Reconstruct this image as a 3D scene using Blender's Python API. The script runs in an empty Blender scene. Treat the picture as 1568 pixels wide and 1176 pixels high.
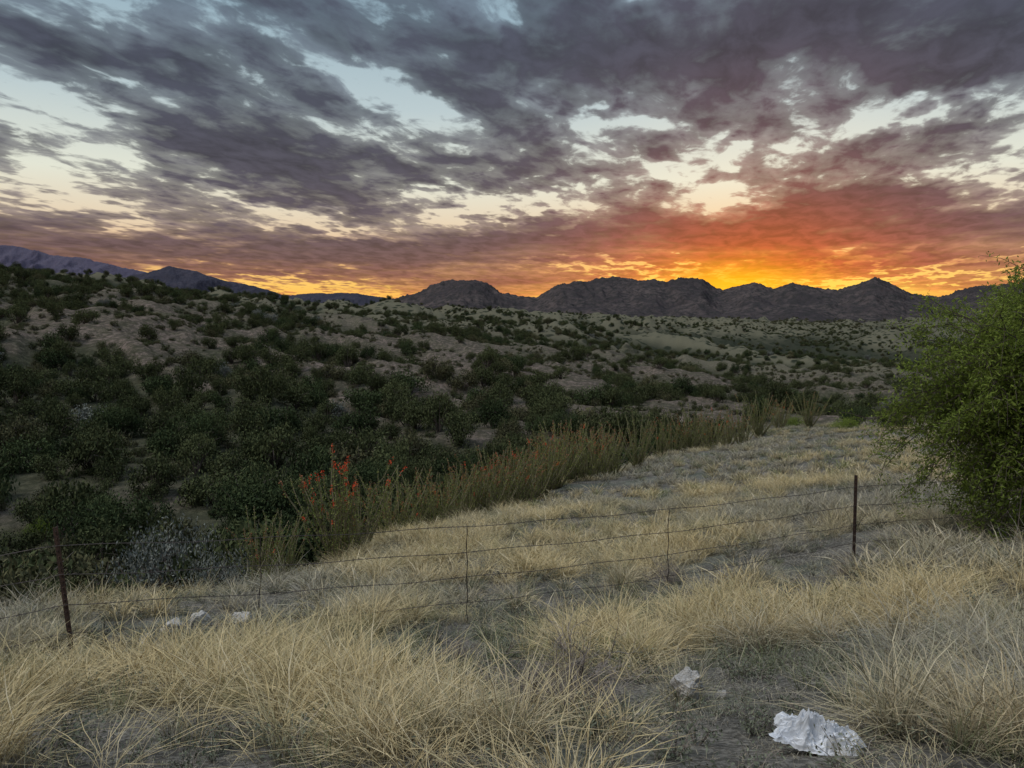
import bpy, math, numpy as np
from mathutils import Vector
rng=np.random.default_rng(7)
scene=bpy.context.scene
EYE=1.7; F=1150.0; PITCH=math.radians(5.86)
cp,sp=math.cos(PITCH),math.sin(PITCH)
# ---------- survey helpers (bearing / drop as read from the camera station) ----------
def slope(row):
    b=(588-row)/F
    return (-sp+b*cp)/(cp+b*sp)
def azel(px,row):
    a=(px-784)/F; b=(588-row)/F
    d=Vector((a,cp+b*sp,-sp+b*cp)).normalized()
    return math.degrees(math.atan2(d.x,d.y)), math.degrees(math.asin(d.z))
def spot(px,row,D):
    a=(px-784)/F; b=(588-row)/F
    return a*D/(cp+b*sp), D
# ---------- numpy noise ----------
def _h(ix,iy,seed):
    n=(ix.astype(np.int64)*374761393+iy.astype(np.int64)*668265263+seed*974634777)&0xFFFFFFFF
    n=((n^(n>>13))*1274126177)&0xFFFFFFFF
    n=n^(n>>16)
    return (n&0xFFFFFF)/float(0xFFFFFF)
def vn(x,y,seed=0):
    ix=np.floor(x);iy=np.floor(y);fx=x-ix;fy=y-iy
    fx=fx*fx*fx*(fx*(fx*6-15)+10);fy=fy*fy*fy*(fy*(fy*6-15)+10)
    a=_h(ix,iy,seed);b=_h(ix+1,iy,seed);c=_h(ix,iy+1,seed);d=_h(ix+1,iy+1,seed)
    return (a*(1-fx)+b*fx)*(1-fy)+(c*(1-fx)+d*fx)*fy
def fbm(x,y,o=5,seed=0,g=.5):
    s=0;a=1;t=0
    for i in range(o):
        s=s+a*vn(x*2**i+i*17.3,y*2**i-i*9.1,seed+i);t+=a;a*=g
    return s/t
def ridged(x,y,o=5,seed=0,g=.5):
    s=0;a=1;t=0
    for i in range(o):
        s=s+a*(1-np.abs(2*vn(x*2**i+i*17.3,y*2**i-i*9.1,seed+i)-1));t+=a;a*=g
    return s/t
def sst(a,b,x):
    t=np.clip((x-a)/(b-a),0,1);return t*t*(3-2*t)
# ---------- terrain ----------
cols={
-300:[(3,1190),(4.5,1110),(6.3,1030),(8,965),(10,930),(16,1010),(28,960),(34,905),(44,820),(56,720),(75,610),(110,500),(170,430),(240,385),(300,365),(420,380),(700,440),(1500,468),(6000,470)],
0:[(3,1185),(4.5,1105),(6.3,1035),(8,967),(10,930),(16,1000),(28,950),(34,905),(44,830),(56,740),(75,640),(110,540),(170,465),(240,425),(300,402),(420,412),(700,450),(1500,474),(6000,474)],
200:[(3,1180),(4.5,1098),(6.5,1022),(9,955),(11,915),(18,990),(28,930),(36,880),(46,810),(58,730),(78,635),(115,548),(170,492),(240,456),(320,438),(450,448),(800,470),(2000,476)],
400:[(3,1176),(4.5,1085),(6.5,1010),(9,945),(13,890),(20,960),(28,900),(36,850),(46,795),(62,705),(88,610),(130,545),(200,498),(300,472),(380,466),(600,474),(2000,480)],
560:[(3,1176),(5,1065),(8,955),(12,890),(19,832),(27,890),(36,850),(46,790),(60,725),(80,660),(115,590),(170,537),(260,503),(400,486),(600,480),(1200,478),(3000,480)],
700:[(3,1176),(5,1065),(8,955),(13,865),(19,815),(25,786),(34,840),(46,790),(62,720),(84,662),(120,605),(190,547),(300,512),(500,494),(900,485),(2000,483)],
850:[(3,1176),(5,1065),(8,960),(13,865),(20,805),(34,742),(44,780),(58,735),(75,695),(100,650),(145,600),(220,552),(350,518),(600,499),(1000,490),(2000,487)],
1000:[(3,1176),(5,1062),(8,955),(12,875),(20,795),(46,700),(58,725),(75,690),(105,648),(155,607),(240,567),(400,532),(700,508),(1100,497),(2000,490)],
1200:[(3,1172),(5,1050),(8,930),(10,880),(20,765),(35,705),(65,655),(85,672),(110,655),(160,622),(260,588),(450,552),(800,522),(1300,502),(2200,492)],
1400:[(3,1165),(5,1020),(8,900),(10,850),(20,745),(35,690),(60,650),(85,668),(110,655),(160,622),(280,585),(500,548),(900,519),(1400,502),(2200,492)],
1700:[(3,1160),(5,1010),(8,880),(10,835),(20,735),(35,685),(60,650),(85,668),(110,655),(160,622),(280,585),(500,548),(900,519),(1400,502),(2200,492)]}
G=np.linspace(math.log(3),math.log(14000),420)
ts=[];S=[]
for px in sorted(cols):
    L=cols[px]
    s=np.interp(G,[math.log(d) for d,_ in L],[slope(r) for _,r in L])
    k=np.array([1,2,3,2,1.]);k/=k.sum()
    sp_=np.pad(s,2,mode='edge');s=np.convolve(sp_,k,'valid')
    ts.append((px-784)/F);S.append(s)
TG=np.linspace(-1.3,1.3,261)
S=np.array(S);T=np.array([np.interp(TG,ts,S[:,j]) for j in range(len(G))]).T
k=np.hanning(13);k/=k.sum()
Tp=np.pad(T,((6,6),(0,0)),mode='edge')
T=np.array([np.convolve(Tp[:,j],k,'valid') for j in range(len(G))]).T
crT=[(px-784)/F for px in (-300,0,200,400,560,700,850,1000,1200,1400,1700)]
crD=[10,10,11,13,19,25,34,46,65,60,60]
def polar(x,y):
    az=np.arctan2(x,y);azc=np.clip(az,-.91,.91);r=np.hypot(x,y)
    return az,r,r*np.cos(azc),np.tan(azc)
# spurs and gullies running down the far slopes towards the ravine
def spur1(x,y):
    u=x*.78+y*.62;v=-x*.62+y*.78
    u=u+12*(fbm(x/38,y/38,2,8)-.5)
    return ridged(u/36+.3,v/75,4,11)
def spur2(x,y):
    u=x*.9+y*.43;v=-x*.43+y*.9
    u=u+70*(fbm(x/200,y/200,2,18)-.5)
    return ridged(u/130,v/210,5,21)
def H(x,y):
    x=np.asarray(x,float);y=np.asarray(y,float)
    az,r,D,t=polar(x,y)
    g=(np.log(np.maximum(D,3))-G[0])/(G[1]-G[0]);g=np.clip(g,0,len(G)-1.001)
    u=np.clip((t-TG[0])/(TG[1]-TG[0]),0,len(TG)-1.001)
    gi=g.astype(int);ui=u.astype(int);gf=g-gi;uf=u-ui
    s=(T[ui,gi]*(1-gf)+T[ui,gi+1]*gf)*(1-uf)+(T[ui+1,gi]*(1-gf)+T[ui+1,gi+1]*gf)*uf
    z=s*np.maximum(D,3)
    z=np.where(D<3,-1.7+(z+1.7)*(D/3),z)
    cr=np.interp(t,crT,crD)
    near=1-sst(1.0,1.3,D/cr)
    z=z+near*((fbm(x/2.2,y/2.2,4,3)-.5)*.30*sst(2,6,r)+(fbm(x/9,y/9,3,5)-.5)*.5*sst(6,14,r))
    m1=sst(42,80,D)*(1-near)
    z=z+m1*(spur1(x,y)-.62)*np.minimum(.11*D,15)
    z=z+m1*(ridged(x/15+.3,y/15,3,15)-.6)*1.3*sst(40,90,D)
    m2=sst(230,560,D)
    z=z+m2*(spur2(x,y)-.66)*np.minimum(.08*D,48)
    w=sst(1.75,2.9,np.abs(az))
    z=z*(1-w)+(-1.7)*w
    return z+EYE
# ---------- mesh helpers ----------
class MB:
    def __init__(s): s.v=[];s.q=[];s.m=[];s.t=[];s.h=[];s.n=0
    def add(s,v,q,mat=0,tint=0.5,hgt=0.5):
        v=np.asarray(v,float).reshape(-1,3);q=np.asarray(q,int).reshape(-1,4)
        s.v.append(v);s.q.append(q+s.n);s.m.append(np.full(len(q),mat))
        s.t.append(np.broadcast_to(tint,(len(v),)).astype(float));s.h.append(np.broadcast_to(hgt,(len(v),)).astype(float));s.n+=len(v)
    def mesh(s,name,mats,smooth=False):
        return mkmesh(name,np.concatenate(s.v),np.concatenate(s.q),mats,np.concatenate(s.m),np.concatenate(s.t),np.concatenate(s.h),smooth)
def mkmesh(name,v,q,mats,mi=None,tint=None,hgt=None,smooth=False):
    me=bpy.data.meshes.new(name)
    me.vertices.add(len(v));me.vertices.foreach_set('co',np.ascontiguousarray(v,dtype=np.float32).ravel())
    me.loops.add(q.size);me.loops.foreach_set('vertex_index',q.ravel().astype(np.int32))
    me.polygons.add(len(q));me.polygons.foreach_set('loop_start',(np.arange(len(q))*4).astype(np.int32))
    for m in mats: me.materials.append(m)
    if mi is not None: me.polygons.foreach_set('material_index',mi.astype(np.int32))
    me.update(calc_edges=True)
    me.polygons.foreach_set('use_smooth',np.full(len(q),bool(smooth)))
    for nm,a in (('tint',tint),('hgt',hgt)):
        if a is not None:
            at=me.attributes.new(nm,'FLOAT','POINT');at.data.foreach_set('value',a.astype(np.float32))
    return me
def link(name,me,parent=None,loc=(0,0,0)):
    o=bpy.data.objects.new(name,me);scene.collection.objects.link(o);o.location=loc
    if parent: o.parent=parent
    return o
def tube(b,pts,rad,sides=4,mat=0,tint=.5,h0=0,h1=1):
    pts=np.asarray(pts,float);n=len(pts);rad=np.broadcast_to(rad,(n,))
    d=np.gradient(pts,axis=0);d/=np.linalg.norm(d,axis=1)[:,None]+1e-9
    ref=np.array([0,0,1.]) if abs(d[:,2]).mean()<.8 else np.array([1.,0,0])
    u=np.cross(d,ref);u/=np.linalg.norm(u,axis=1)[:,None]+1e-9;w=np.cross(d,u)
    a=np.arange(sides)/sides*2*math.pi
    v=pts[:,None]+rad[:,None,None]*(np.cos(a)[None,:,None]*u[:,None]+np.sin(a)[None,:,None]*w[:,None])
    i=np.arange(n-1)[:,None]*sides;j=np.arange(sides)[None];k=(j+1)%sides
    q=np.stack([i+j,i+k,i+sides+k,i+sides+j],-1).reshape(-1,4)
    b.add(v.reshape(-1,3),q,mat,tint,np.repeat(np.linspace(h0,h1,n),sides))
def leaves(b,c,w,h,mat=0,tint=None,up=0.0,R=rng):
    n=len(c);u=R.normal(size=(n,3));u[:,2]+=up;u/=np.linalg.norm(u,axis=1)[:,None]
    r=R.normal(size=(n,3));v=np.cross(u,r);v/=np.linalg.norm(v,axis=1)[:,None]
    w=np.broadcast_to(w,(n,))[:,None]/2;h=np.broadcast_to(h,(n,))[:,None]/2
    P=np.stack([c-u*h,c+v*w-u*h*.1,c+u*h,c-v*w+u*h*.1],1)
    if tint is None: tint=R.random(n)
    b.add(P.reshape(-1,3),np.arange(n*4).reshape(-1,4),mat,np.repeat(tint,4),.5)
# ---------- materials ----------
def s2l(c):
    c=np.array(c)/255.;return tuple(np.where(c<=.04045,c/12.92,((c+.055)/1.055)**2.4))+(1,)
class NT:
    def __init__(s,tree): s.t=tree;s.t.nodes.clear()
    def n(s,ty,ins={},**kw):
        nd=s.t.nodes.new(ty)
        for k,v in kw.items(): setattr(nd,k,v)
        for k,v in ins.items(): s.set(nd.inputs[k],v)
        return nd
    def set(s,i,v):
        if isinstance(v,bpy.types.NodeSocket): s.t.links.new(v,i)
        else: i.default_value=v
    def m(s,op,a,b=None,c=None,clamp=False):
        nd=s.t.nodes.new('ShaderNodeMath');nd.operation=op;nd.use_clamp=clamp
        for i,v in enumerate((a,b,c)):
            if v is not None: s.set(nd.inputs[i],v)
        return nd.outputs[0]
    def mix(s,f,a,b,bt='MIX'):
        nd=s.t.nodes.new('ShaderNodeMix');nd.data_type='RGBA';nd.blend_type=bt
        s.set(nd.inputs[0],f);s.set(nd.inputs[6],a);s.set(nd.inputs[7],b);return nd.outputs[2]
    def ss(s,x,a,b,lo=0.,hi=1.):
        nd=s.t.nodes.new('ShaderNodeMapRange');nd.interpolation_type='SMOOTHSTEP'
        s.set(nd.inputs[0],x)
        for i,v in zip((1,2,3,4),(a,b,lo,hi)): nd.inputs[i].default_value=v
        return nd.outputs[0]
    def noise(s,vec,scale,detail=3,rough=.5,dist=0):
        nd=s.n('ShaderNodeTexNoise',{'Vector':vec,'Scale':scale,'Detail':detail,'Roughness':rough,'Distortion':dist})
        return nd.outputs[0]
    def ramp(s,f,st):
        nd=s.t.nodes.new('ShaderNodeValToRGB');s.set(nd.inputs[0],f);e=nd.color_ramp.elements
        for i,(p,c) in enumerate(st):
            el=e[i] if i<2 else e.new(p)
            el.position=p;el.color=s2l(c)
        return nd.outputs[0]
def mat(name):
    m=bpy.data.materials.new(name);m.use_nodes=True;return m,NT(m.node_tree)
C=lambda r,g,b:(r,g,b,1)
def leafmat(name,a,b,trans=.3,ga=None):
    m,t=mat(name)
    at=t.n('ShaderNodeAttribute',attribute_name='tint').outputs['Fac']
    oi=t.n('ShaderNodeObjectInfo').outputs['Random']
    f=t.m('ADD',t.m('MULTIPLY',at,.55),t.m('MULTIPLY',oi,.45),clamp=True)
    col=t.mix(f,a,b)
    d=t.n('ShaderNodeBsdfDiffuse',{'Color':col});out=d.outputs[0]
    if trans:
        tr=t.n('ShaderNodeBsdfTranslucent',{'Color':col})
        out=t.n('ShaderNodeMixShader',{0:trans,1:d.outputs[0],2:tr.outputs[0]}).outputs[0]
    t.n('ShaderNodeOutputMaterial',{0:out});return m
def solidmat(name,a,b,scale=20,rough=.8,metal=0,bump=0):
    m,t=mat(name)
    p=t.n('ShaderNodeTexCoord').outputs['Object'];f=t.ss(t.noise(p,scale,5,.6),.3,.7)
    bs=t.n('ShaderNodeBsdfPrincipled',{'Base Color':t.mix(f,a,b),'Roughness':rough,'Metallic':metal})
    if bump:
        bp=t.n('ShaderNodeBump',{'Strength':bump,'Distance':.02,'Height':t.noise(p,scale*2,6,.6)});t.set(bs.inputs['Normal'],bp.outputs[0])
    t.n('ShaderNodeOutputMaterial',{0:bs.outputs[0]});return m
def grassmat(name,gray,gold,low):
    m,t=mat(name)
    at=t.n('ShaderNodeAttribute',attribute_name='tint').outputs['Fac']
    hg=t.n('ShaderNodeAttribute',attribute_name='hgt').outputs['Fac']
    go=t.n('ShaderNodeAttribute',attribute_name='gold',attribute_type='INSTANCER').outputs['Fac']
    f=t.m('ADD',go,t.m('MULTIPLY',t.m('SUBTRACT',at,.5),.6),clamp=True)
    col=t.mix(f,gray,gold)
    oi=t.n('ShaderNodeObjectInfo').outputs['Random']
    col=t.mix(t.ss(oi,.5,1.,0.,.55),col,C(.24,.245,.13))
    col=t.mix(t.ss(hg,0.,.6),low,col)  # dark blade base colour also stands in for shade under the tips
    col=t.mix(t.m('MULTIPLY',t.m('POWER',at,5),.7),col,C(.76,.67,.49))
    d=t.n('ShaderNodeBsdfDiffuse',{'Color':col})
    t.n('ShaderNodeOutputMaterial',{0:d.outputs[0]});return m
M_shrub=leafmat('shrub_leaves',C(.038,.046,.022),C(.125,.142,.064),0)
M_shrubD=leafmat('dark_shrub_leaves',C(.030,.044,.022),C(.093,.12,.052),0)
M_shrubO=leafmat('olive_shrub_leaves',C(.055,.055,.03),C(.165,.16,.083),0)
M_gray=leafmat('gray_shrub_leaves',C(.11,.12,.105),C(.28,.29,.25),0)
M_forb=leafmat('gray_forb_leaves',C(.09,.10,.07),C(.27,.29,.20),0)
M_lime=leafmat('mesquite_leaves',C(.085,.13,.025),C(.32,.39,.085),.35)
M_bark=solidmat('bark',C(.06,.045,.035),C(.14,.11,.09),8)
M_ocl=leafmat('ocotillo_leaves',C(.12,.15,.045),C(.33,.35,.11),.2)
M_ocs=solidmat('ocotillo_stem',C(.13,.11,.06),C(.28,.24,.14),30)
M_ocr=leafmat('ocotillo_flower',C(.62,.07,.03),C(.9,.18,.08),.2)
M_ocb=leafmat('ocotillo_dry_tip',C(.34,.13,.07),C(.56,.24,.13),.2)
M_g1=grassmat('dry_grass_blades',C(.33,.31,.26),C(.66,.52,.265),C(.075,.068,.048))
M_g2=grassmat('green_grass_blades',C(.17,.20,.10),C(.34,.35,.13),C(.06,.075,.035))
M_steel=solidmat('rusty_steel',C(.05,.035,.03),C(.12,.07,.05),40,.7,.3)
M_wire=solidmat('wire',C(.05,.04,.035),C(.10,.08,.07),40,.6,.3)
M_rock=solidmat('pale_rock',C(.36,.33,.29),C(.68,.65,.6),6,.9,0,.8)
M_plastic=solidmat('white_plastic',C(.6,.62,.65),C(.78,.79,.81),8,.35)
M_twig=solidmat('dead_twig',C(.11,.085,.065),C(.42,.36,.31),6)
# terrain material
M_ter,t=mat('terrain_soil')
pos=t.n('ShaderNodeNewGeometry').outputs['Position']
hill=t.n('ShaderNodeAttribute',attribute_name='hill').outputs['Fac']
far=t.n('ShaderNodeAttribute',attribute_name='far').outputs['Fac']
slp=t.n('ShaderNodeAttribute',attribute_name='spur').outputs['Fac']
n1=t.ss(t.noise(pos,1.3,5,.65),.35,.65);n2=t.ss(t.noise(pos,25,4,.7),.42,.62)
near=t.mix(n1,C(.16,.15,.13),C(.31,.285,.24));near=t.mix(n2,t.mix(.7,near,C(.045,.042,.036)),near)
nb=t.ss(t.noise(pos,.5,4,.6),.5,.62);near=t.mix(t.m('MULTIPLY',nb,.5),near,C(.13,.15,.115))
h1=t.m('ADD',t.m('MULTIPLY',t.noise(pos,.09,6,.66),.9),t.m('MULTIPLY',slp,.3))
hc=t.mix(t.ss(h1,.48,.76),C(.085,.083,.055),C(.215,.168,.14))
hg_=t.ss(t.noise(pos,.35,5,.7),.45,.6,0.,.55);hc=t.mix(hg_,hc,C(.105,.102,.062))
hf=t.ss(t.noise(pos,1.1,5,.75),.45,.6);hc=t.mix(hf,t.mix(.65,hc,C(.035,.038,.025)),hc)
f1=t.m('ADD',t.m('MULTIPLY',t.noise(pos,.012,6,.62),.6),t.m('MULTIPLY',slp,.5))
fc=t.mix(t.ss(f1,.36,.78),C(.048,.052,.036),C(.155,.145,.098))  # dark gully colour on far hills also stands in for relief shading
vo=t.n('ShaderNodeTexVoronoi',{'Vector':pos,'Scale':.15,'Randomness':1.0}).outputs['Distance']
vn_=t.m('ADD',vo,t.m('MULTIPLY',t.noise(pos,.4,3),.3))
fc=t.mix(t.ss(vn_,.38,.58),C(.036,.042,.028),fc)
col=t.mix(hill,near,hc);col=t.mix(far,col,fc)
bmp=t.n('ShaderNodeBump',{'Strength':.6,'Distance':.05,'Height':t.noise(pos,18,5,.7)})
bmp2=t.n('ShaderNodeBump',{'Strength':t.m('MULTIPLY',hill,.8),'Distance':.8,'Height':t.noise(pos,.5,5,.65),'Normal':bmp.outputs[0]})
bs=t.n('ShaderNodeBsdfDiffuse',{'Color':col,'Normal':bmp2.outputs[0]})
t.n('ShaderNodeOutputMaterial',{0:bs.outputs[0]})
# ---------- terrain sheet ----------
az=np.radians(np.concatenate([np.linspace(-180,-48,60,endpoint=False),np.linspace(-48,48,760,endpoint=False),np.linspace(48,180,61)]))
rr=np.concatenate([[.01],np.geomspace(.4,14000,560)])
A,R=np.meshgrid(az,rr,indexing='ij');X=R*np.sin(A);Y=R*np.cos(A);Z=H(X,Y)
na,nr=A.shape;i=np.arange(na-1)[:,None]*nr;j=np.arange(nr-1)[None]
q=np.stack([i+j,i+nr+j,i+nr+j+1,i+j+1],-1).reshape(-1,4)
me=mkmesh('ground',np.stack([X,Y,Z],-1).reshape(-1,3),q,[M_ter],smooth=True)
_,_,D_,t_=polar(X,Y);cr=np.interp(t_,crT,crD)
def setat(nm,a):
    at=me.attributes.new(nm,'FLOAT','POINT');at.data.foreach_set('value',a.astype(np.float32).ravel())
setat('hill',sst(1.0,1.25,D_/cr));setat('far',sst(150,380,D_))
sp1=spur1(X,Y);sp2=spur2(X,Y);w_=sst(250,600,D_)
setat('spur',sst(.5,.85,sp1*(1-w_)+sp2*w_))
link('ground',me)
# ---------- mountains ----------
def mountmat(name,a,b,c):
    m,t=mat(name);p=t.n('ShaderNodeNewGeometry').outputs['Position']
    f=t.ss(t.noise(p,.006,7,.65),.35,.65);g=t.ss(t.noise(p,.05,5,.7),.38,.62)
    col=t.mix(f,a,b);col=t.mix(g,col,c)
    bp=t.n('ShaderNodeBump',{'Strength':.9,'Distance':22.,'Height':t.noise(p,.014,7,.66)})
    d=t.n('ShaderNodeBsdfDiffuse',{'Color':col,'Normal':bp.outputs[0]});t.n('ShaderNodeOutputMaterial',{0:d.outputs[0]});return m
def mrange(name,prof,r0,wid,base,matl,seed,jag,naz=600,nr=110):
    px=np.array([p for p,_ in prof],float);rw=np.array([slope(r) for _,r in prof])
    tt=(px-784)/F;tq=np.linspace(tt[0],tt[-1],naz);s=np.interp(tq,tt,rw)
    k=np.hanning(5);k/=k.sum();s=np.convolve(np.pad(s,2,mode='edge'),k,'valid')
    u=np.linspace(-1,1,nr);TT,U=np.meshgrid(tq,u,indexing='ij')
    cr=r0*(1+.05*(fbm(tq*9,tq*0,3,seed)-.5))[:,None]
    Dd=cr+U*wid;X=TT*Dd;Y=Dd
    zc=(s[:,None]*cr)+EYE
    prof_=(1-np.abs(U))**1.15
    k=wid*.30
    rg=ridged(X/k,Y/(k*1.8),6,seed+5,.58)-.60
    edge=4*np.abs(U)*(1-np.abs(U))
    Z=base+(zc-base)*np.clip(prof_+rg*.8*edge*(.35+.65*(1-np.abs(U))),0,1.2)
    Z+=(1-np.abs(U))*(ridged(X/(r0*.014),Y/(r0*.014),5,seed+9,.6)-.6)*r0*jag
    n=naz;i=np.arange(n-1)[:,None]*nr;j=np.arange(nr-1)[None]
    q=np.stack([i+j,i+nr+j,i+nr+j+1,i+j+1],-1).reshape(-1,4)
    link(name,mkmesh(name,np.stack([X,Y,Z],-1).reshape(-1,3),q,[matl],smooth=True))
mrange('far_mountain_range',[(-700,400),(-400,385),(-150,370),(-60,382),(0,374),(45,377),(85,390),(130,392),(180,405),(225,415),(300,432),(400,448),(470,462),(520,475)],9000,1500,-60,mountmat('far_mountain',C(.105,.095,.14),C(.13,.118,.158),C(.11,.10,.14)),3,.005)  # purple-blue base colour stands in for distance haze
mrange('haze_blue_mountain',[(60,475),(150,440),(200,422),(235,416),(265,407),(300,413),(345,429),(400,440),(438,452),(480,449),(540,448),(590,456),(640,462),(720,475)],4600,900,-60,mountmat('haze_blue_mountain',C(.055,.055,.075),C(.082,.076,.095),C(.052,.052,.07)),14,.003)  # bluish tint in the base colour stands in for air haze
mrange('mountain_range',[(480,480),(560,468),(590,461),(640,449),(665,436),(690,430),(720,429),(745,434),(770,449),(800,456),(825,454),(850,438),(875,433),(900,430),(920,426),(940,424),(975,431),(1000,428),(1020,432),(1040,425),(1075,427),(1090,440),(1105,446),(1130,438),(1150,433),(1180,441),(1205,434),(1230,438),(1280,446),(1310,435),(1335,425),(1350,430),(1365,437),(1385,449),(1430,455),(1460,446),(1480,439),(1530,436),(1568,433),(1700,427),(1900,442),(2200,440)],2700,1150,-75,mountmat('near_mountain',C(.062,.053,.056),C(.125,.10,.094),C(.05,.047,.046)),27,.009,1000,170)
# ---------- instancing ----------
def src_coll(name,objs):
    c=bpy.data.collections.new(name)
    for i,me in enumerate(objs):
        o=bpy.data.objects.new('%s_%02d'%(name,i),me);c.objects.link(o)
    return c
def scatter(name,P,rot,scl,idx,coll,gold=None):
    me=bpy.data.meshes.new(name);me.vertices.add(len(P));me.vertices.foreach_set('co',P.astype(np.float32).ravel())
    for nm,a in (('rot',rot),('scl',scl)):
        at=me.attributes.new(nm,'FLOAT_VECTOR','POINT');at.data.foreach_set('vector',a.astype(np.float32).ravel())
    at=me.attributes.new('vidx','INT','POINT');at.data.foreach_set('value',idx.astype(np.int32))
    if gold is None: gold=np.full(len(P),.5)
    at=me.attributes.new('gold','FLOAT','POINT');at.data.foreach_set('value',gold.astype(np.float32))
    o=link(name,me)
    g=bpy.data.node_groups.new(name+'_gn','GeometryNodeTree')
    g.interface.new_socket('Geometry',in_out='INPUT',socket_type='NodeSocketGeometry')
    g.interface.new_socket('Geometry',in_out='OUTPUT',socket_type='NodeSocketGeometry')
    gi=g.nodes.new('NodeGroupInput');go=g.nodes.new('NodeGroupOutput')
    iop=g.nodes.new('GeometryNodeInstanceOnPoints');ci=g.nodes.new('GeometryNodeCollectionInfo')
    ci.inputs['Collection'].default_value=coll;ci.inputs['Separate Children'].default_value=True;ci.inputs['Reset Children'].default_value=True
    def na(n,ty):
        x=g.nodes.new('GeometryNodeInputNamedAttribute');x.data_type=ty;x.inputs['Name'].default_value=n;return x.outputs[0]
    er=g.nodes.new('FunctionNodeEulerToRotation')
    l=g.links.new
    l(gi.outputs[0],iop.inputs['Points']);l(ci.outputs[0],iop.inputs['Instance']);iop.inputs['Pick Instance'].default_value=True
    l(na('vidx','INT'),iop.inputs['Instance Index']);l(na('rot','FLOAT_VECTOR'),er.inputs[0]);l(er.outputs[0],iop.inputs['Rotation'])
    l(na('scl','FLOAT_VECTOR'),iop.inputs['Scale']);l(iop.outputs[0],go.inputs[0])
    md=o.modifiers.new('scatter','NODES');md.node_group=g
    return o
# ---------- shrubs ----------
def shrub(seed,mat_leaf,nl=2800,hh=1.5,ls=1.0,name='shrub'):
    R=np.random.default_rng(seed);b=MB();k=R.integers(9,14)
    a=R.random(k)*6.28;rad=.62*np.sqrt(R.random(k));lr=R.uniform(.28,.44,k)
    c=np.stack([rad*np.cos(a),rad*np.sin(a),R.uniform(.25,1,k)*(hh-.35)*(1-.35*rad)],1)
    for i in range(k):
        s=np.linspace(0,1,5)[:,None];base=np.array([R.normal()*.05,R.normal()*.05,-.15])
        p=base*(1-s)+c[i]*s+np.array([0,0,.12])*np.sin(s*3.14)
        tube(b,p,np.linspace(.035,.01,5),4,1,.5)
        for _ in range(3):
            e=c[i]+R.normal(size=3)*lr[i]*.6;tube(b,np.array([p[3],(p[3]+e)/2+R.normal(size=3)*.03,e]),[.012,.008,.003],3,1)
    li=R.integers(0,k,nl);d=R.normal(size=(nl,3));d/=np.linalg.norm(d,axis=1)[:,None]
    rr_=lr[li]*(R.random(nl)**.45)*(1+.22*np.sin(d[:,0]*7+li)*np.cos(d[:,1]*6))
    P=c[li]+d*rr_[:,None]*np.array([1,1,1.1]);P[:,2]=np.abs(P[:,2])
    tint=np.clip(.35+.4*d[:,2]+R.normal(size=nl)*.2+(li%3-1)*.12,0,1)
    leaves(b,P,R.uniform(.03,.052,nl)*ls,R.uniform(.07,.13,nl)*ls,0,tint,1.6,R)
    return b.mesh(name,[mat_leaf,M_bark])
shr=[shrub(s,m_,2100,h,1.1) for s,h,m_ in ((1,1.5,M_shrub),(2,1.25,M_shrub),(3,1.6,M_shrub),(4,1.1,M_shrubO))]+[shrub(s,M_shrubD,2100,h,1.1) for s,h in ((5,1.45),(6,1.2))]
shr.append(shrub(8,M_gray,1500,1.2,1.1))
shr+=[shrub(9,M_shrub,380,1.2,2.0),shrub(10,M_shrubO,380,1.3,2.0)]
SC=src_coll('shrub_kinds',shr)
def area_pts(n,r0,r1,a0=-50,a1=50):
    r=np.sqrt(rng.random(n)*(r1*r1-r0*r0)+r0*r0);a=np.radians(rng.uniform(a0,a1,n));return r*np.sin(a),r*np.cos(a)
PX=[];PS=[];PK=[]
def addsh(x,y,s,lo=False): PX.append(np.stack([x,y],1));PS.append(s);PK.append(np.full(len(x),lo))
def hillpts(n,r0,r1,cellsz,thr):
    x,y=area_pts(n,r0,r1);_,_,D,tq=polar(x,y);cr=np.interp(tq,crT,crD)
    dn=.6*fbm(x/13,y/13,3,77)-.22*sst(.56,.82,spur1(x,y))+.22*(1-sst(50,85,D))
    keep=(D>cr*1.22+3)&(dn+rng.normal(size=len(x))*.045>thr)
    x,y=x[keep],y[keep];cell=set();sel=[]
    for i_,(a_,b_) in enumerate(zip(x,y)):
        k_=(int(a_//cellsz),int(b_//cellsz))
        if k_ in cell: continue
        cell.add(k_);sel.append(i_)
    return x[sel],y[sel]
x,y=hillpts(6000,22,140,4.2,.175);addsh(x,y,rng.uniform(1.3,2.9,len(x)))
x,y=hillpts(14000,140,420,5.4,.175);addsh(x,y,rng.uniform(1.2,2.8,len(x)))
x,y=area_pts(14000,400,1100);keep=fbm(x/90,y/90,4,55)-.30*sst(.55,.8,spur2(x,y))>.27;addsh(x[keep],y[keep],rng.uniform(1.3,2.7,keep.sum()))
x,y=area_pts(22000,1100,2400);keep=fbm(x/200,y/200,4,56)-.28*sst(.55,.8,spur2(x,y))>.29;addsh(x[keep],y[keep],rng.uniform(1.8,3.6,keep.sum()),True)
x,y=area_pts(15000,30,360);_,_,D,tq=polar(x,y);cr=np.interp(tq,crT,crD);keep=(D>cr*1.22+3)&(fbm(x/15,y/15,3,99)>.36)
addsh(x[keep],y[keep],rng.uniform(.3,.95,keep.sum()),True)
XY=np.concatenate(PX);SS=np.concatenate(PS);LO=np.concatenate(PK);n=len(XY)
P=np.column_stack([XY,H(XY[:,0],XY[:,1])-.05])
idx=rng.choice(7,n,p=[.2,.19,.20,.16,.12,.11,.02]);idx=np.where(LO,7+(idx%2),idx)
rot=np.column_stack([rng.normal(size=n)*.05,rng.normal(size=n)*.05,rng.random(n)*6.28])
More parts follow.
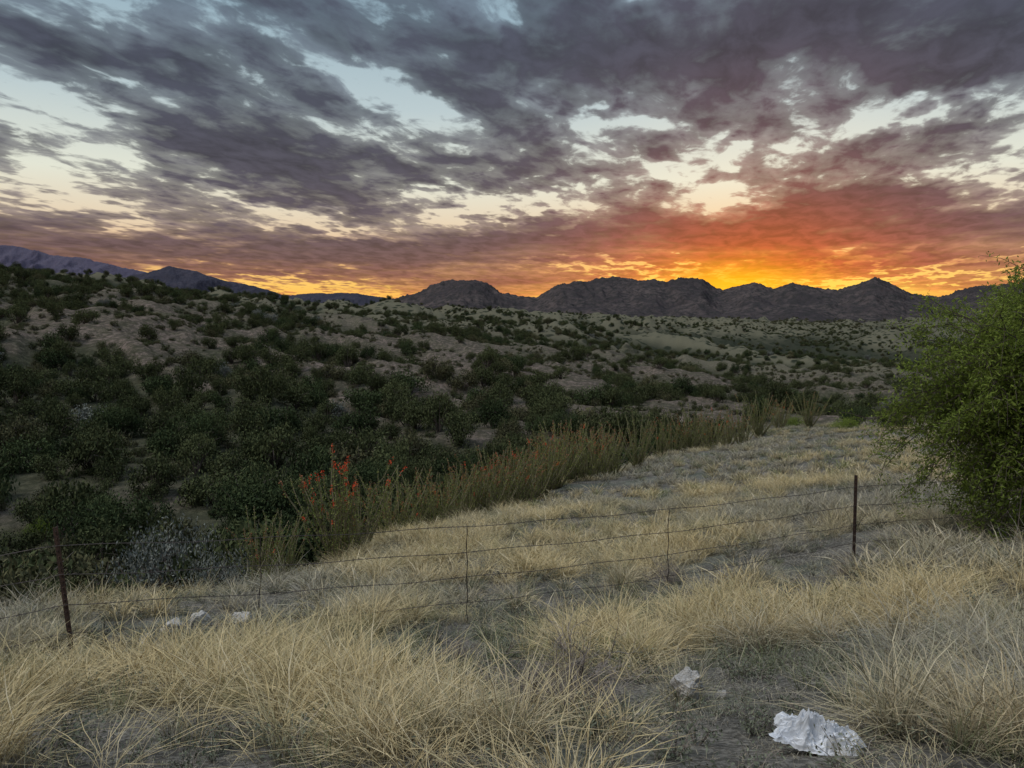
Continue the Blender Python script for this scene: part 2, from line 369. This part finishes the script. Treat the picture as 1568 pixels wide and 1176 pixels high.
scl=np.column_stack([SS*rng.uniform(.85,1.2,n),SS*rng.uniform(.85,1.2,n),SS*rng.uniform(.8,1.2,n)])
scatter('hillside_shrubs',P,rot,scl,idx,SC)
# ---------- ravine hero shrubs ----------
def put(name,me,px,row,D,s,sz=None,lift=0):
    x,y=spot(px,row,D);z=float(H(x,y));o=link(name,me,None,(x,y,z-.05+lift));o.scale=(s,s,sz or s);o.rotation_euler=(0,0,rng.random()*6.28);return o
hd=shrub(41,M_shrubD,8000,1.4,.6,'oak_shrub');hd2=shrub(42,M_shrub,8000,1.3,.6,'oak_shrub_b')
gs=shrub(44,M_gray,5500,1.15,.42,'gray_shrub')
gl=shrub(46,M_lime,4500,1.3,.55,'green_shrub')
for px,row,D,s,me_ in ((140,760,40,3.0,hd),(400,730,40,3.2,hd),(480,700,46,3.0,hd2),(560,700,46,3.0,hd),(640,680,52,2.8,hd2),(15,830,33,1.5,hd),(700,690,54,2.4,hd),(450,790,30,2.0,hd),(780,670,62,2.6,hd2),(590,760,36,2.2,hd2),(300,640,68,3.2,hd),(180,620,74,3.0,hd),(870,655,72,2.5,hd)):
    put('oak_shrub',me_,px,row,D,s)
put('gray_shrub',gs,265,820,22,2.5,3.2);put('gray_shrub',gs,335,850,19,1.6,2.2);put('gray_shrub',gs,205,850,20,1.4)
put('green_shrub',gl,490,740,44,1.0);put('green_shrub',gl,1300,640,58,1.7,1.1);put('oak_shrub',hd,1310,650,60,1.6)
put('green_shrub',gl,1220,620,75,1.8,1.2);put('green_shrub',gl,70,780,44,1.6);put('oak_shrub',hd2,1370,645,56,1.6)
# ---------- grass ----------
def tuft(seed,n,h0,h1,rad,w,lean,matl,curl=.5,head=True):
    R=np.random.default_rng(seed);k=5
    h=R.uniform(h0,h1,n);a=R.random(n)*6.28;br=rad*np.sqrt(R.random(n))
    base=np.stack([br*np.cos(a),br*np.sin(a),np.full(n,-.02)],1)
    da=a+R.normal(size=n)*1.0;le=np.abs(R.normal(size=n))*lean+.08
    s=np.linspace(0,1,k);V=[]
    out=np.stack([np.cos(da),np.sin(da),np.zeros(n)],1)+np.array([.12,0,0])
    cu=curl*R.uniform(.2,1.4,n)
    for si in s:
        hor=h*(le*si+cu*si**2.5)
        c=base+out*hor[:,None]+np.stack([0*h,0*h,h*(si-.3*cu*si**3)],1);V.append(c)
    V=np.stack(V,1);V[:,1:]+=R.normal(size=(n,4,3))*.010
    sd=R.random(n)*3.14;side=np.stack([np.cos(sd),np.sin(sd),0*sd],1)
    prof=np.array([.7,.9,.7,1.2 if head else .5,.12])*w/2
    L=V-side[:,None]*prof[None,:,None];Rr=V+side[:,None]*prof[None,:,None]
    vv=np.stack([L,Rr],2).reshape(-1,3)
    bi=np.arange(n)[:,None]*(2*k);j=np.arange(k-1)[None]*2
    q=np.stack([bi+j,bi+j+1,bi+j+3,bi+j+2],-1).reshape(-1,4)
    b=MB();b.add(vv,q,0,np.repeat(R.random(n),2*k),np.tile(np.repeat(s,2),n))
    return b.mesh('tuft',[matl])
def forb(seed,n=170,hh=.16,lm=None):
    R=np.random.default_rng(seed);b=MB()
    for i in range(11):
        a=R.random()*6.28;L_=R.uniform(.1,.2);e=np.array([L_*math.cos(a),L_*math.sin(a),R.uniform(.4,1)*hh]);p=np.array([[0,0,-.02],e*.5+[0,0,.03],e]);tube(b,p,[.003,.002,.0015],3,1)
        m=n//11;v=R.uniform(.25,1.05,m);c=e*v[:,None]+R.normal(size=(m,3))*.018;leaves(b,c,.010,.026,0,None,.5,R)
    return b.mesh('forb',[lm or M_forb,M_twig])
tf=[tuft(1,66,.16,.40,.07,.0034,.33,M_g1,.7),tuft(2,62,.11,.33,.10,.0034,.6,M_g1,1.3),tuft(3,50,.24,.54,.06,.0036,.25,M_g1,.6),tuft(4,70,.08,.24,.11,.0034,.7,M_g1,1.5),
    tuft(5,60,.03,.11,.16,.0036,.9,M_g1,.6,False),tuft(6,60,.02,.08,.18,.004,1.1,M_g1,.5,False),
    tuft(7,60,.12,.30,.08,.0045,.4,M_g2,.5,False)]
tf+=[tuft(11,50,.15,.36,.12,.010,.45,M_g1),tuft(12,45,.05,.15,.2,.011,.8,M_g1,.5,False),tuft(13,40,.12,.3,.12,.012,.45,M_g2),
     forb(21),forb(22,150,.1),forb(23,220,.22)]
GC=src_coll('tuft_kinds',tf)
patches=[(1130,7.2,1.2,.24),(200,4.9,1.3,.2),(480,4.5,.8,.14),(1470,8.3,1.7,.24),(900,6.0,.6,.17),(1400,4.6,.9,.17),(600,7.6,.9,.12),(1150,17,4,.14),(700,15,3,.12),(1300,30,8,.12),
 (700,6.4,.8,-.2),(1270,5.4,.9,-.25),(855,4.5,.45,-.35),(1230,9.6,1.1,-.22),(350,8,1.2,-.2),(1300,12,1.5,-.15),(900,10,1.5,-.12),(1050,3.9,.4,-.15),(270,7.7,.8,-.2)]
def pbias(x,y):
    s=0
    for px,D,r,a in patches:
        cx,cy=spot(px,950,D);s=s+a*np.exp(-((x-cx)**2+(y-cy)**2)/r**2)
    return s
def gold_at(x,y): return sst(.38,.62,fbm(x/2.2,y/2.2,3,301)*.6+fbm(x/8,y/8,2,302)*.4+.6*pbias(x,y))
LP=[];LI=[];LS=[];LG=[]
def lay(n,r0,r1,tall,short,green,s0,s1,thr=.50,gf=.16):
    x,y=area_pts(n,r0,r1,-47,47);_,_,D,tq=polar(x,y);cr=np.interp(tq,crT,crD)
    pt=sst(thr-.045,thr+.06,fbm(x/.8,y/.8,3,400)*.75+fbm(x/4.5,y/4.5,2,410)*.25+pbias(x,y))
    k=(D<cr*1.28)&(rng.random(n)<.45+.55*pt);x,y,pt=x[k],y[k],pt[k];m=len(x)
    g=gold_at(x,y);u=rng.random(m);istall=u<(.05+.86*pt)
    gr=(rng.random(m)<gf)|((fbm(x/2.0,y/2.0,3,500)>.53)&(rng.random(m)<.55))
    id_=np.where(istall,rng.choice(tall,m),rng.choice(short,m));id_=np.where(gr&~(istall&(rng.random(m)<.6)),rng.choice(green,m),id_)
    LP.append(np.column_stack([x,y,H(x,y)]));LI.append(id_);LS.append(rng.uniform(s0,s1,m)*(.85+.2*pt));LG.append(np.where(istall,.15+.85*g,g*.25))
lay(3900,2.0,9,[0,0,1,2,3],[4,5,5,10],[6,6,10,11,12],.6,1.2)
lay(10500,8,26,[0,1,2,3,7],[4,5,8,10],[6,10,12],.75,1.25)
lay(20000,24,82,[7],[8],[9,10],.8,1.35,.5,.28)
P=np.concatenate(LP);idx=np.concatenate(LI);s_=np.concatenate(LS);go_=np.concatenate(LG);n=len(P)
rot=np.column_stack([rng.normal(size=n)*.15,rng.normal(size=n)*.15,rng.random(n)*6.28])
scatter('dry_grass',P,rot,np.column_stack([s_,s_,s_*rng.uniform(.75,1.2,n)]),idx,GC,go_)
# ---------- ocotillo ----------
def ocotillo(seed,nw,H0,red,name='ocotillo'):
    R=np.random.default_rng(seed);b=MB()
    for i in range(nw):
        a=R.random()*6.28;le=R.uniform(.05,.6);h=H0*R.uniform(.5,1.1);s=np.linspace(0,1,8)
        dx=le*h*(s**.9)*.9;wob=np.cumsum(R.normal(size=(8,2))*.03,axis=0)*h/2
        p=np.stack([.06*math.cos(a)+dx*math.cos(a)+wob[:,0],.06*math.sin(a)+dx*math.sin(a)+wob[:,1],h*s*(1-.15*le)-.05],1)
        tube(b,p,np.linspace(.02,.008,8)*1.1,4,0)
        m=int(110*h/2);u=R.uniform(.08,.97,m);c=np.stack([np.interp(u,s,p[:,k]) for k in range(3)],1)+R.normal(size=(m,3))*.022
        leaves(b,c,.024,.055,1,None,.3,R)
        k=R.random()
        if k<red[0]:
            m=14;u=R.uniform(.92,1.03,m);c=p[-1]+(p[-1]-p[-2])*((u-.97)[:,None]*5)+R.normal(size=(m,3))*.018;leaves(b,c,.024,.055,2,None,.5,R)
        elif k<red[1]:
            m=20;u=R.uniform(.8,1.0,m);c=np.stack([np.interp(u,s,p[:,k2]) for k2 in range(3)],1)+R.normal(size=(m,3))*.022;leaves(b,c,.026,.05,3,None,.5,R)
    return b.mesh(name,[M_ocs,M_ocl,M_ocr,M_ocb])
oc=[ocotillo(1,44,2.3,(.6,.8)),ocotillo(2,36,2.3,(.07,.65)),ocotillo(3,32,2.1,(.12,.75)),ocotillo(4,40,2.4,(.0,.3)),ocotillo(5,28,2.2,(.02,.15))]
for px,D,k,s in ((515,16.5,0,1.1),(545,18,2,.95),(390,13.6,4,.75),(425,14.5,3,.62),(600,20.5,3,.9),(625,21.5,4,.85),(655,22,1,.85),(685,24,3,.9),(715,25.5,1,1.0),(740,26,2,1.05),(762,27.5,3,1.1),(785,28.5,1,1.15),(808,30,2,1.2),(830,31.5,1,1.25),(852,33,3,1.25),(872,35,1,1.3),(895,36.5,2,1.3),(918,38,1,1.3),(935,40,3,1.3),(975,42,3,1.3),(1010,46,4,1.25),(1055,50,3,1.45),(1085,54,1,1.35),(1110,58,2,1.5),(1135,55,4,1.65),(1160,60,3,1.5),(1235,62,3,1.3),(1030,50,2,1.3),(1190,66,1,1.3),(690,26.5,4,1.0),(745,30,2,1.1),(800,33,2,1.25),(850,37,1,1.35),(770,30,1,1.2)):
    put('ocotillo',oc[k],px,750,D,s)
# ---------- mesquite tree at right ----------
def mesquite():
    R=np.random.default_rng(99);b=MB();C0=np.array([0,0,2.2]);ax=np.array([2.85,2.6,2.45])
    trunks=[np.array([R.normal()*.15,R.normal()*.15,-.1]) for _ in range(4)]
    heads=[np.array([1.1*math.cos(a),1.1*math.sin(a),1.3+R.random()*.6]) for a in (0.3,1.9,3.4,5.0)]
    for t0,h in zip(trunks,heads):
        s=np.linspace(0,1,7)[:,None];p=t0*(1-s)+h*s+R.normal(size=(7,3))*.06;p[0]=t0
        tube(b,p,np.linspace(.11,.055,7),7,1)
    nt=360
    for i in range(nt):
        d=R.normal(size=3);d/=np.linalg.norm(d)
        tip=C0+d*ax*R.uniform(.62,1.08)
        if tip[2]<.3: tip[2]=.1+R.random()*.5;tip[:2]*=1.15
        h=heads[int(np.argmin([np.linalg.norm(tip-q_) for q_ in heads]))]
        s=np.linspace(0,1,9)[:,None];p=h*(1-s)+tip*s+np.array([0,0,.35])*np.sin(s*3.14)+R.normal(size=(9,3))*.05*s
        p[:,2]-= .3*s[:,0]**3
        tube(b,p,np.linspace(.022,.004,9),3,1)
        for _ in range(15):
            u=R.uniform(.35,1);c=np.array([np.interp(u,s[:,0],p[:,k]) for k in range(3)])
            dd=R.normal(size=3)*.6+d*.5+np.array([0,0,-.1]);dd/=np.linalg.norm(dd);L_=R.uniform(.2,.65)
            e=c+dd*L_+np.array([0,0,-.1]);q3=np.array([c,(c+e)/2+np.array([0,0,.05]),e]);tube(b,q3,[.006,.004,.002],3,1)
            m=34;v=R.random(m);cc=c*(1-v[:,None])+e*v[:,None]+np.stack([0*v,0*v,.05*np.sin(v*3.14)],1)+R.normal(size=(m,3))*.045
            cc[:,2]=np.maximum(cc[:,2],.02)
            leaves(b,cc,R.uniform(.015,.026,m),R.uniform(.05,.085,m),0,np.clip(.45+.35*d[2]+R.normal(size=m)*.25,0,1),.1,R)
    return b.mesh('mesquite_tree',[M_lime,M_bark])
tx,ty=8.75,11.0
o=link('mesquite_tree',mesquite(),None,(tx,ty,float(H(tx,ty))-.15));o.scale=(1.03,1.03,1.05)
# ---------- fence ----------
fence=bpy.data.objects.new('barbed_wire_fence',None);scene.collection.objects.link(fence)
posts=[(-10.5,3.4),(-3.84,6.3),(4.69,10.0),(13.5,13.6)]
lean=[(0,0),(-.07,0),(-.02,0),(0,0)]
tops=[]
for i,(x,y) in enumerate(posts):
    z=float(H(x,y));b=MB();hgt=1.30;lx,ly=lean[i]
    prof=np.array([(-.022,0),(.022,0),(.022,.005),(.004,.005),(.004,.032),(-.004,.032),(-.004,.005),(-.022,.005)])
    v=[]
    for zz in (-.3,hgt): v+=[(p[0]+lx*zz,p[1]+ly*zz,zz) for p in prof]
    q=[[k,(k+1)%8,8+(k+1)%8,8+k] for k in range(8)]+[[8,9,10,15],[11,12,13,14]]
    b.add(np.array(v),q)
    for zz in np.arange(.1,hgt,.055):
        c=np.array([lx*zz,-.004,zz]);e=np.array([.006,.005,.008])
        bx=np.array([[sx,sy,sz] for sz in (-1,1) for sy in (-1,1) for sx in (-1,1)])*e+c
        b.add(bx,[[0,1,3,2],[4,6,7,5],[0,4,5,1],[2,3,7,6],[0,2,6,4],[1,5,7,3]])
    o=link('t_post_%d'%i,b.mesh('t_post',[M_steel]),fence,(x,y,z));tops.append((x,y,z))
hts=[1.14,.88,.62,.36]
wp={}
for k,hh in enumerate(hts):
    pts=[];
    for i in range(3):
        a=np.array(tops[i])+np.array([lean[i][0]*hh,lean[i][1]*hh-.012,hh]);c=np.array(tops[i+1])+np.array([lean[i+1][0]*hh,-.012,hh])
        s=np.linspace(0,1,60,endpoint=(i==2))
        sag=(.12,.12,.06)[i]*(1+.15*k)
        p=a*(1-s[:,None])+c*s[:,None];p[:,2]-=sag*4*s*(1-s);p[:,2]+=.008*np.sin(s*40+k*2)
        p[:,2]=np.maximum(p[:,2],H(p[:,0],p[:,1])+.06)
        pts.append(p)
    pts=np.concatenate(pts);wp[k]=pts
    b=MB();tube(b,pts,.0034,4)
    seg=np.linalg.norm(np.diff(pts,axis=0),axis=1);cum=np.concatenate([[0],np.cumsum(seg)])
    for d in np.arange(0,cum[-1],.13):
        c=np.array([np.interp(d,cum,pts[:,m]) for m in range(3)])
        for _ in range(2):
            e=rng.normal(size=3);e=e/np.linalg.norm(e)*.018;tube(b,np.array([c-e,c,c+e]),[.0012,.0024,.0012],3)
    link('wire_%d'%k,b.mesh('wire',[M_wire]),fence)
for px,sw in ((400,-.12),(715,.0),(1022,.02)):
    tt=(px-784)/F*1.03;p0=np.array(posts[1]);p1=np.array(posts[2]);dv=p1-p0
    s=(tt*p0[1]-p0[0])/(dv[0]-tt*dv[1]);b=MB();xy=p0+dv*s
    def wz(k): 
        w=wp[k];return np.interp(xy[0],w[:,0],w[:,2])
    zt=wz(0)+.04;zb=wz(3)-.2
    zz=np.linspace(0,1,14);pp=np.stack([xy[0]+sw*zz**3+.008*np.sin(zz*20),xy[1]+0*zz-.012,zt*(1-zz)+zb*zz],1)
    tube(b,pp,.0035,4);tube(b,pp+np.stack([.006*np.sin(zz*60),.006*np.cos(zz*60),0*zz],1),.0025,4)
    link('wire_stay_%d'%px,b.mesh('wire_stay',[M_wire]),fence)
# ---------- rocks, litter ----------
def blob(seed,mats,nz=.35,facet=2.2,n=28):
    R=np.random.default_rng(seed);u=np.linspace(.03,math.pi-.03,n);v=np.linspace(0,2*math.pi,n*2,endpoint=False)
    U,V=np.meshgrid(u,v,indexing='ij');d=np.stack([np.sin(U)*np.cos(V),np.sin(U)*np.sin(V),np.cos(U)],-1).reshape(-1,3)
    r=np.full(len(d),9.)
    for _ in range(16):
        nn=R.normal(size=3);nn/=np.linalg.norm(nn);dd=d@nn;r=np.minimum(r,np.where(dd>.1,R.uniform(.75,1.05)/np.maximum(dd,.1),9))
    r=np.minimum(r,1.3)+nz*(fbm(d[:,0]*facet+5,d[:,1]*facet+d[:,2]*facet*1.3,4,seed)-.5)
    p=d*r[:,None];m=2*n;i=np.arange(n-1)[:,None]*m;j=np.arange(m)[None];k=(j+1)%m
    q=np.stack([i+j,i+m+j,i+m+k,i+k],-1).reshape(-1,4)
    b=MB();b.add(p,q);return b.mesh('rock',mats)
rk=[blob(s,[M_rock]) for s in (1,2,3)]
for px,row,D,sx,sy,sz in ((262,953,8.2,.18,.12,.12),(303,948,8.4,.14,.1,.15),(370,946,8.6,.16,.1,.09),(92,1022,6.1,.06,.05,.05),(225,962,7.9,.1,.08,.05),(560,930,9,.12,.1,.05),(1105,1085,4.6,.035,.03,.035)):
    x,y=spot(px,row,D);o=link('pale_rock',rk[int(px)%3],None,(x,y,float(H(x,y))+sz*.55));o.scale=(sx,sy,sz);o.rotation_euler=(0,0,px)
x,y=spot(1053,1078,4.55);o=link('white_rock',blob(9,[M_rock],.5,3),None,(x,y,float(H(x,y))+.12));o.scale=(.085,.075,.09)
# crumpled plastic bag: a creased sheet with folds, puffed up from the ground
nb_=80;uu,vv_=np.meshgrid(np.linspace(-1,1,nb_),np.linspace(-1,1,nb_),indexing='ij')
rad_=np.maximum(np.abs(uu),np.abs(vv_));env=(1-rad_**2.2)
cre=ridged(uu*1.8+3,vv_*1.8+1,4,61,.6);ang=np.arctan2(vv_,uu)
rs=.6+.6*fbm(np.cos(ang)*2.4+5,np.sin(ang)*2.4+5,3,62)
zz=env*(-.01+.17*cre**1.6)+.02*ridged(uu*4,vv_*4,3,63)
P_=np.stack([uu*.20*rs+.04*(fbm(uu*3+9,vv_*3,3,64)-.5),vv_*.11*rs+.04*(fbm(uu*3,vv_*3+9,3,65)-.5),zz],-1).reshape(-1,3)
i=np.arange(nb_-1)[:,None]*nb_;j=np.arange(nb_-1)[None];q=np.stack([i+j,i+nb_+j,i+nb_+j+1,i+j+1],-1).reshape(-1,4)
x,y=spot(1250,1165,3.2);o=link('crumpled_plastic_bag',mkmesh('crumpled_plastic_bag',P_,q,[M_plastic]),None,(x,y,float(H(x,y))+.05));o.rotation_euler=(.1,.1,-.35)
def dead(seed,n,sz):
    R=np.random.default_rng(seed);b=MB()
    def br(p,d,L_,r,lv):
        pts=[p];dd=d.copy()
        for i in range(4): dd=dd+R.normal(size=3)*.25;dd/=np.linalg.norm(dd);pts.append(pts[-1]+dd*L_/4)
        tube(b,np.array(pts),np.linspace(r,r*.4,5),4)
        if lv>0:
            for _ in range(4):
                k=R.integers(1,5);nd=dd+R.normal(size=3)*.7;nd/=np.linalg.norm(nd);br(pts[k],nd,L_*.55,r*.5,lv-1)
    for i in range(n):
        d=R.normal(size=3);d[2]=abs(d[2])*.7+.35;d/=np.linalg.norm(d);br(np.zeros(3),d,sz*R.uniform(.5,1),.006,2)
    return b.mesh('dead_brush',[M_twig])
db=dead(3,30,.46)
for px,row,D,s in ((875,1045,4.6,1.15),(820,1075,4.3,.9),(1020,850,11,.9),(180,1000,7.2,.5),(1290,880,9.5,.6),(700,1010,6,.6)):
    x,y=spot(px,row,D);o=link('dead_brush',db,None,(x,y,float(H(x,y))));o.scale=(s,s,s);o.rotation_euler=(0,0,px)
sm=shrub(61,M_shrub,3000,1.6,.35,'juniper_seedling')
x,y=spot(160,990,7.2);o=link('juniper_seedling',sm,None,(x,y,float(H(x,y))-.02));o.scale=(.22,.22,.36)
# ---------- world ----------
w=bpy.data.worlds.new('World');scene.world=w;w.use_nodes=True;t=NT(w.node_tree)
try: w.cycles.sampling_method='NONE'
except Exception: pass
dv=t.n('ShaderNodeTexCoord').outputs['Generated'];sx=t.n('ShaderNodeSeparateXYZ',{0:dv})
x,y,z=sx.outputs
azd=t.m('MULTIPLY',t.m('ARCTAN2',x,y),57.2958);eld=t.m('MULTIPLY',t.m('ARCSINE',z),57.2958)
zc=t.m('ADD',t.m('MAXIMUM',z,0.),.10)
Pv=t.n('ShaderNodeCombineXYZ',{0:t.m('DIVIDE',x,zc),1:t.m('DIVIDE',y,zc),2:0.}).outputs[0]
SUN=16.7
vr=t.n('ShaderNodeVectorRotate',{'Vector':Pv,'Angle':math.radians(SUN)},rotation_type='Z_AXIS').outputs[0]
Pq=t.n('ShaderNodeVectorMath',{0:vr,1:(2.1,1.25,1)},operation='MULTIPLY').outputs[0]
big=t.noise(Pq,1.0,7,.56,.3)
fine=t.noise(Pq,3.9,5,.58,.4)
V=t.n('ShaderNodeCombineXYZ',{0:azd,1:eld,2:0.}).outputs[0]
wn=t.n('ShaderNodeTexNoise',{'Vector':Pq,'Scale':2.2,'Detail':3.,'Roughness':.6}).outputs['Color']
wv=t.n('ShaderNodeVectorMath',{0:t.n('ShaderNodeVectorMath',{0:wn,1:(.5,.5,.5)},operation='SUBTRACT').outputs[0],1:(11,5.5,0)},operation='MULTIPLY').outputs[0]
Vw=t.n('ShaderNodeVectorMath',{0:V,1:wv},operation='ADD').outputs[0]
blobs=[(90,150,270,80,-15,.33),(250,12,230,34,0,.18),(560,125,150,38,-20,.18),(650,180,160,36,-20,.15),(740,318,170,26,0,.36),(490,338,230,20,-8,.29),(120,300,240,34,-12,.33),
(1090,280,115,48,5,.26),(970,205,200,26,-8,.24),(1525,268,130,52,10,.38),(1420,168,230,22,12,.25),(770,25,100,36,-20,.27),(1215,110,60,46,40,.16),(985,0,50,26,0,.2),(850,165,150,22,-10,.14),(420,60,130,26,-15,.08),
(990,412,190,11,-3,.30),(1400,425,260,11,4,.29),(420,438,260,14,-3,.28),(1250,405,160,10,6,.15),
(330,215,430,70,-18,-.16),(1000,80,430,60,0,-.13),(640,262,260,28,0,-.08),(1290,335,360,60,5,-.22),(350,385,600,34,0,-.17),(1350,60,330,80,0,-.13),(120,60,300,24,-10,-.12),(850,350,200,26,0,-.08),(500,60,250,40,-10,-.06)]
acc=0.
for px,row,hw,hh,tilt,amp in blobs:
    a_,e_=azel(px,row);ca=math.cos(math.radians(a_))
    mp=t.n('ShaderNodeMapping',{'Vector':Vw,'Location':(a_,e_,0),'Rotation':(0,0,math.radians(tilt)),'Scale':(hw*.0498*1.2*ca*ca,hh*.0498*1.3*ca,1)},vector_type='TEXTURE').outputs[0]
    g=t.n('ShaderNodeTexGradient',{'Vector':mp},gradient_type='SPHERICAL').outputs['Fac']
    acc=t.m('MULTIPLY_ADD',g,-amp,acc)
strv=t.n('ShaderNodeCombineXYZ',{0:t.m('MULTIPLY',azd,.06),1:t.m('MULTIPLY',eld,.9),2:3.}).outputs[0]
strk=t.noise(strv,1.0,6,.55,.5)
lowf=t.ss(eld,3.5,8.,1.,0.)
dh=t.m('ADD',t.m('ADD',big,t.m('MULTIPLY',t.m('SUBTRACT',fine,.5),.74)),.125)
dl=t.m('ADD',t.m('MULTIPLY',t.m('SUBTRACT',strk,.5),.75),.64)
d=t.m('ADD',t.m('MULTIPLY',dh,t.m('SUBTRACT',1.,lowf)),t.m('MULTIPLY',t.m('ADD',t.m('MULTIPLY',dl,.8),t.m('MULTIPLY',dh,.2)),lowf))
d=t.m('ADD',d,acc)
hz=t.ss(eld,.2,2.2,.16,0.);d=t.m('SUBTRACT',d,hz)
m=t.ss(d,.415,.55)
thick=t.ss(d,.49,.76)
e25=t.m('DIVIDE',t.m('MAXIMUM',eld,0.),25.)
gapF=t.ramp(e25,[(0,(252,175,72)),(.06,(255,204,104)),(.14,(240,188,132)),(.22,(230,206,174)),(.36,(226,228,212)),(.56,(186,202,206)),(.8,(152,178,192)),(1,(144,170,186))])
gapS=t.ramp(e25,[(0,(255,205,60)),(.06,(255,220,95)),(.14,(252,194,96)),(.22,(242,204,152)),(.36,(236,231,208)),(.56,(204,214,212)),(.8,(168,187,198)),(1,(154,174,188))])
clF=t.ramp(e25,[(0,(222,118,66)),(.06,(165,104,84)),(.14,(126,94,91)),(.24,(99,86,96)),(.36,(84,80,92)),(.56,(72,76,90)),(.84,(76,84,101)),(1,(78,87,105))])
clS=t.ramp(e25,[(0,(245,145,25)),(.06,(242,118,25)),(.12,(228,92,30)),(.20,(186,80,48)),(.32,(130,73,68)),(.48,(94,71,80)),(.72,(75,74,88)),(1,(76,79,95))])
da=t.m('DIVIDE',t.m('SUBTRACT',azd,SUN+1.),11.5);wS=t.m('EXPONENT',t.m('MULTIPLY',t.m('MULTIPLY',da,da),-1.))
gap=t.mix(wS,gapF,gapS);cl=t.mix(wS,clF,clS)
cl=t.mix(thick,t.mix(.28,cl,gap),t.mix(.34,cl,C(.04,.039,.052)))
tex=t.ss(fine,.3,.7,.72,1.3)
cl=t.mix(1.,cl,t.n('ShaderNodeCombineColor',{0:tex,1:tex,2:tex}).outputs[0],'MULTIPLY')
sky=t.mix(m,gap,cl)
ga=t.m('DIVIDE',t.m('SUBTRACT',azd,SUN-.3),4.6);ge=t.m('DIVIDE',t.m('SUBTRACT',eld,1.5),1.5)
gl_=t.m('EXPONENT',t.m('MULTIPLY',t.m('ADD',t.m('MULTIPLY',ga,ga),t.m('MULTIPLY',ge,ge)),-1.))
sky=t.mix(t.m('MULTIPLY',gl_,.85),sky,s2l((255,190,25)))
boost=t.ss(eld,27.,55.,1.,3.6)  # upper sky outside the view brightened as added fill for the ground
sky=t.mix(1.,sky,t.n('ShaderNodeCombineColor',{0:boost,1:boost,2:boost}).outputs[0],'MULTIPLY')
ns=t.n('ShaderNodeTexSky',sky_type='NISHITA');ns.sun_disc=False;ns.sun_elevation=math.radians(1.0);ns.sun_rotation=math.radians(SUN)
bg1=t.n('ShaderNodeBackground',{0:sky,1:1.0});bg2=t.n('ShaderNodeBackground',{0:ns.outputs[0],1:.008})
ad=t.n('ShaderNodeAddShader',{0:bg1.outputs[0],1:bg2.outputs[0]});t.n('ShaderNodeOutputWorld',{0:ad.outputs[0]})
# ---------- light ----------
sl=bpy.data.lights.new('soft_fill','SUN');sl.energy=1.55;sl.angle=math.radians(35);sl.color=(1,.95,.88)  # soft lamp added high at left for even ground light, away from sunset
so=bpy.data.objects.new('soft_fill',sl);scene.collection.objects.link(so);so.rotation_euler=(math.radians(34),0,math.radians(-70))
# ---------- camera ----------
cd=bpy.data.cameras.new('camera');cd.sensor_width=36;cd.lens=36*F/1568;cd.clip_end=40000;cd.clip_start=.05
co=bpy.data.objects.new('camera',cd);scene.collection.objects.link(co);co.location=(0,0,EYE);co.rotation_euler=(math.radians(90)-PITCH,0,0)
scene.camera=co
scene.view_settings.view_transform='Standard';scene.view_settings.look='None';scene.view_settings.exposure=0
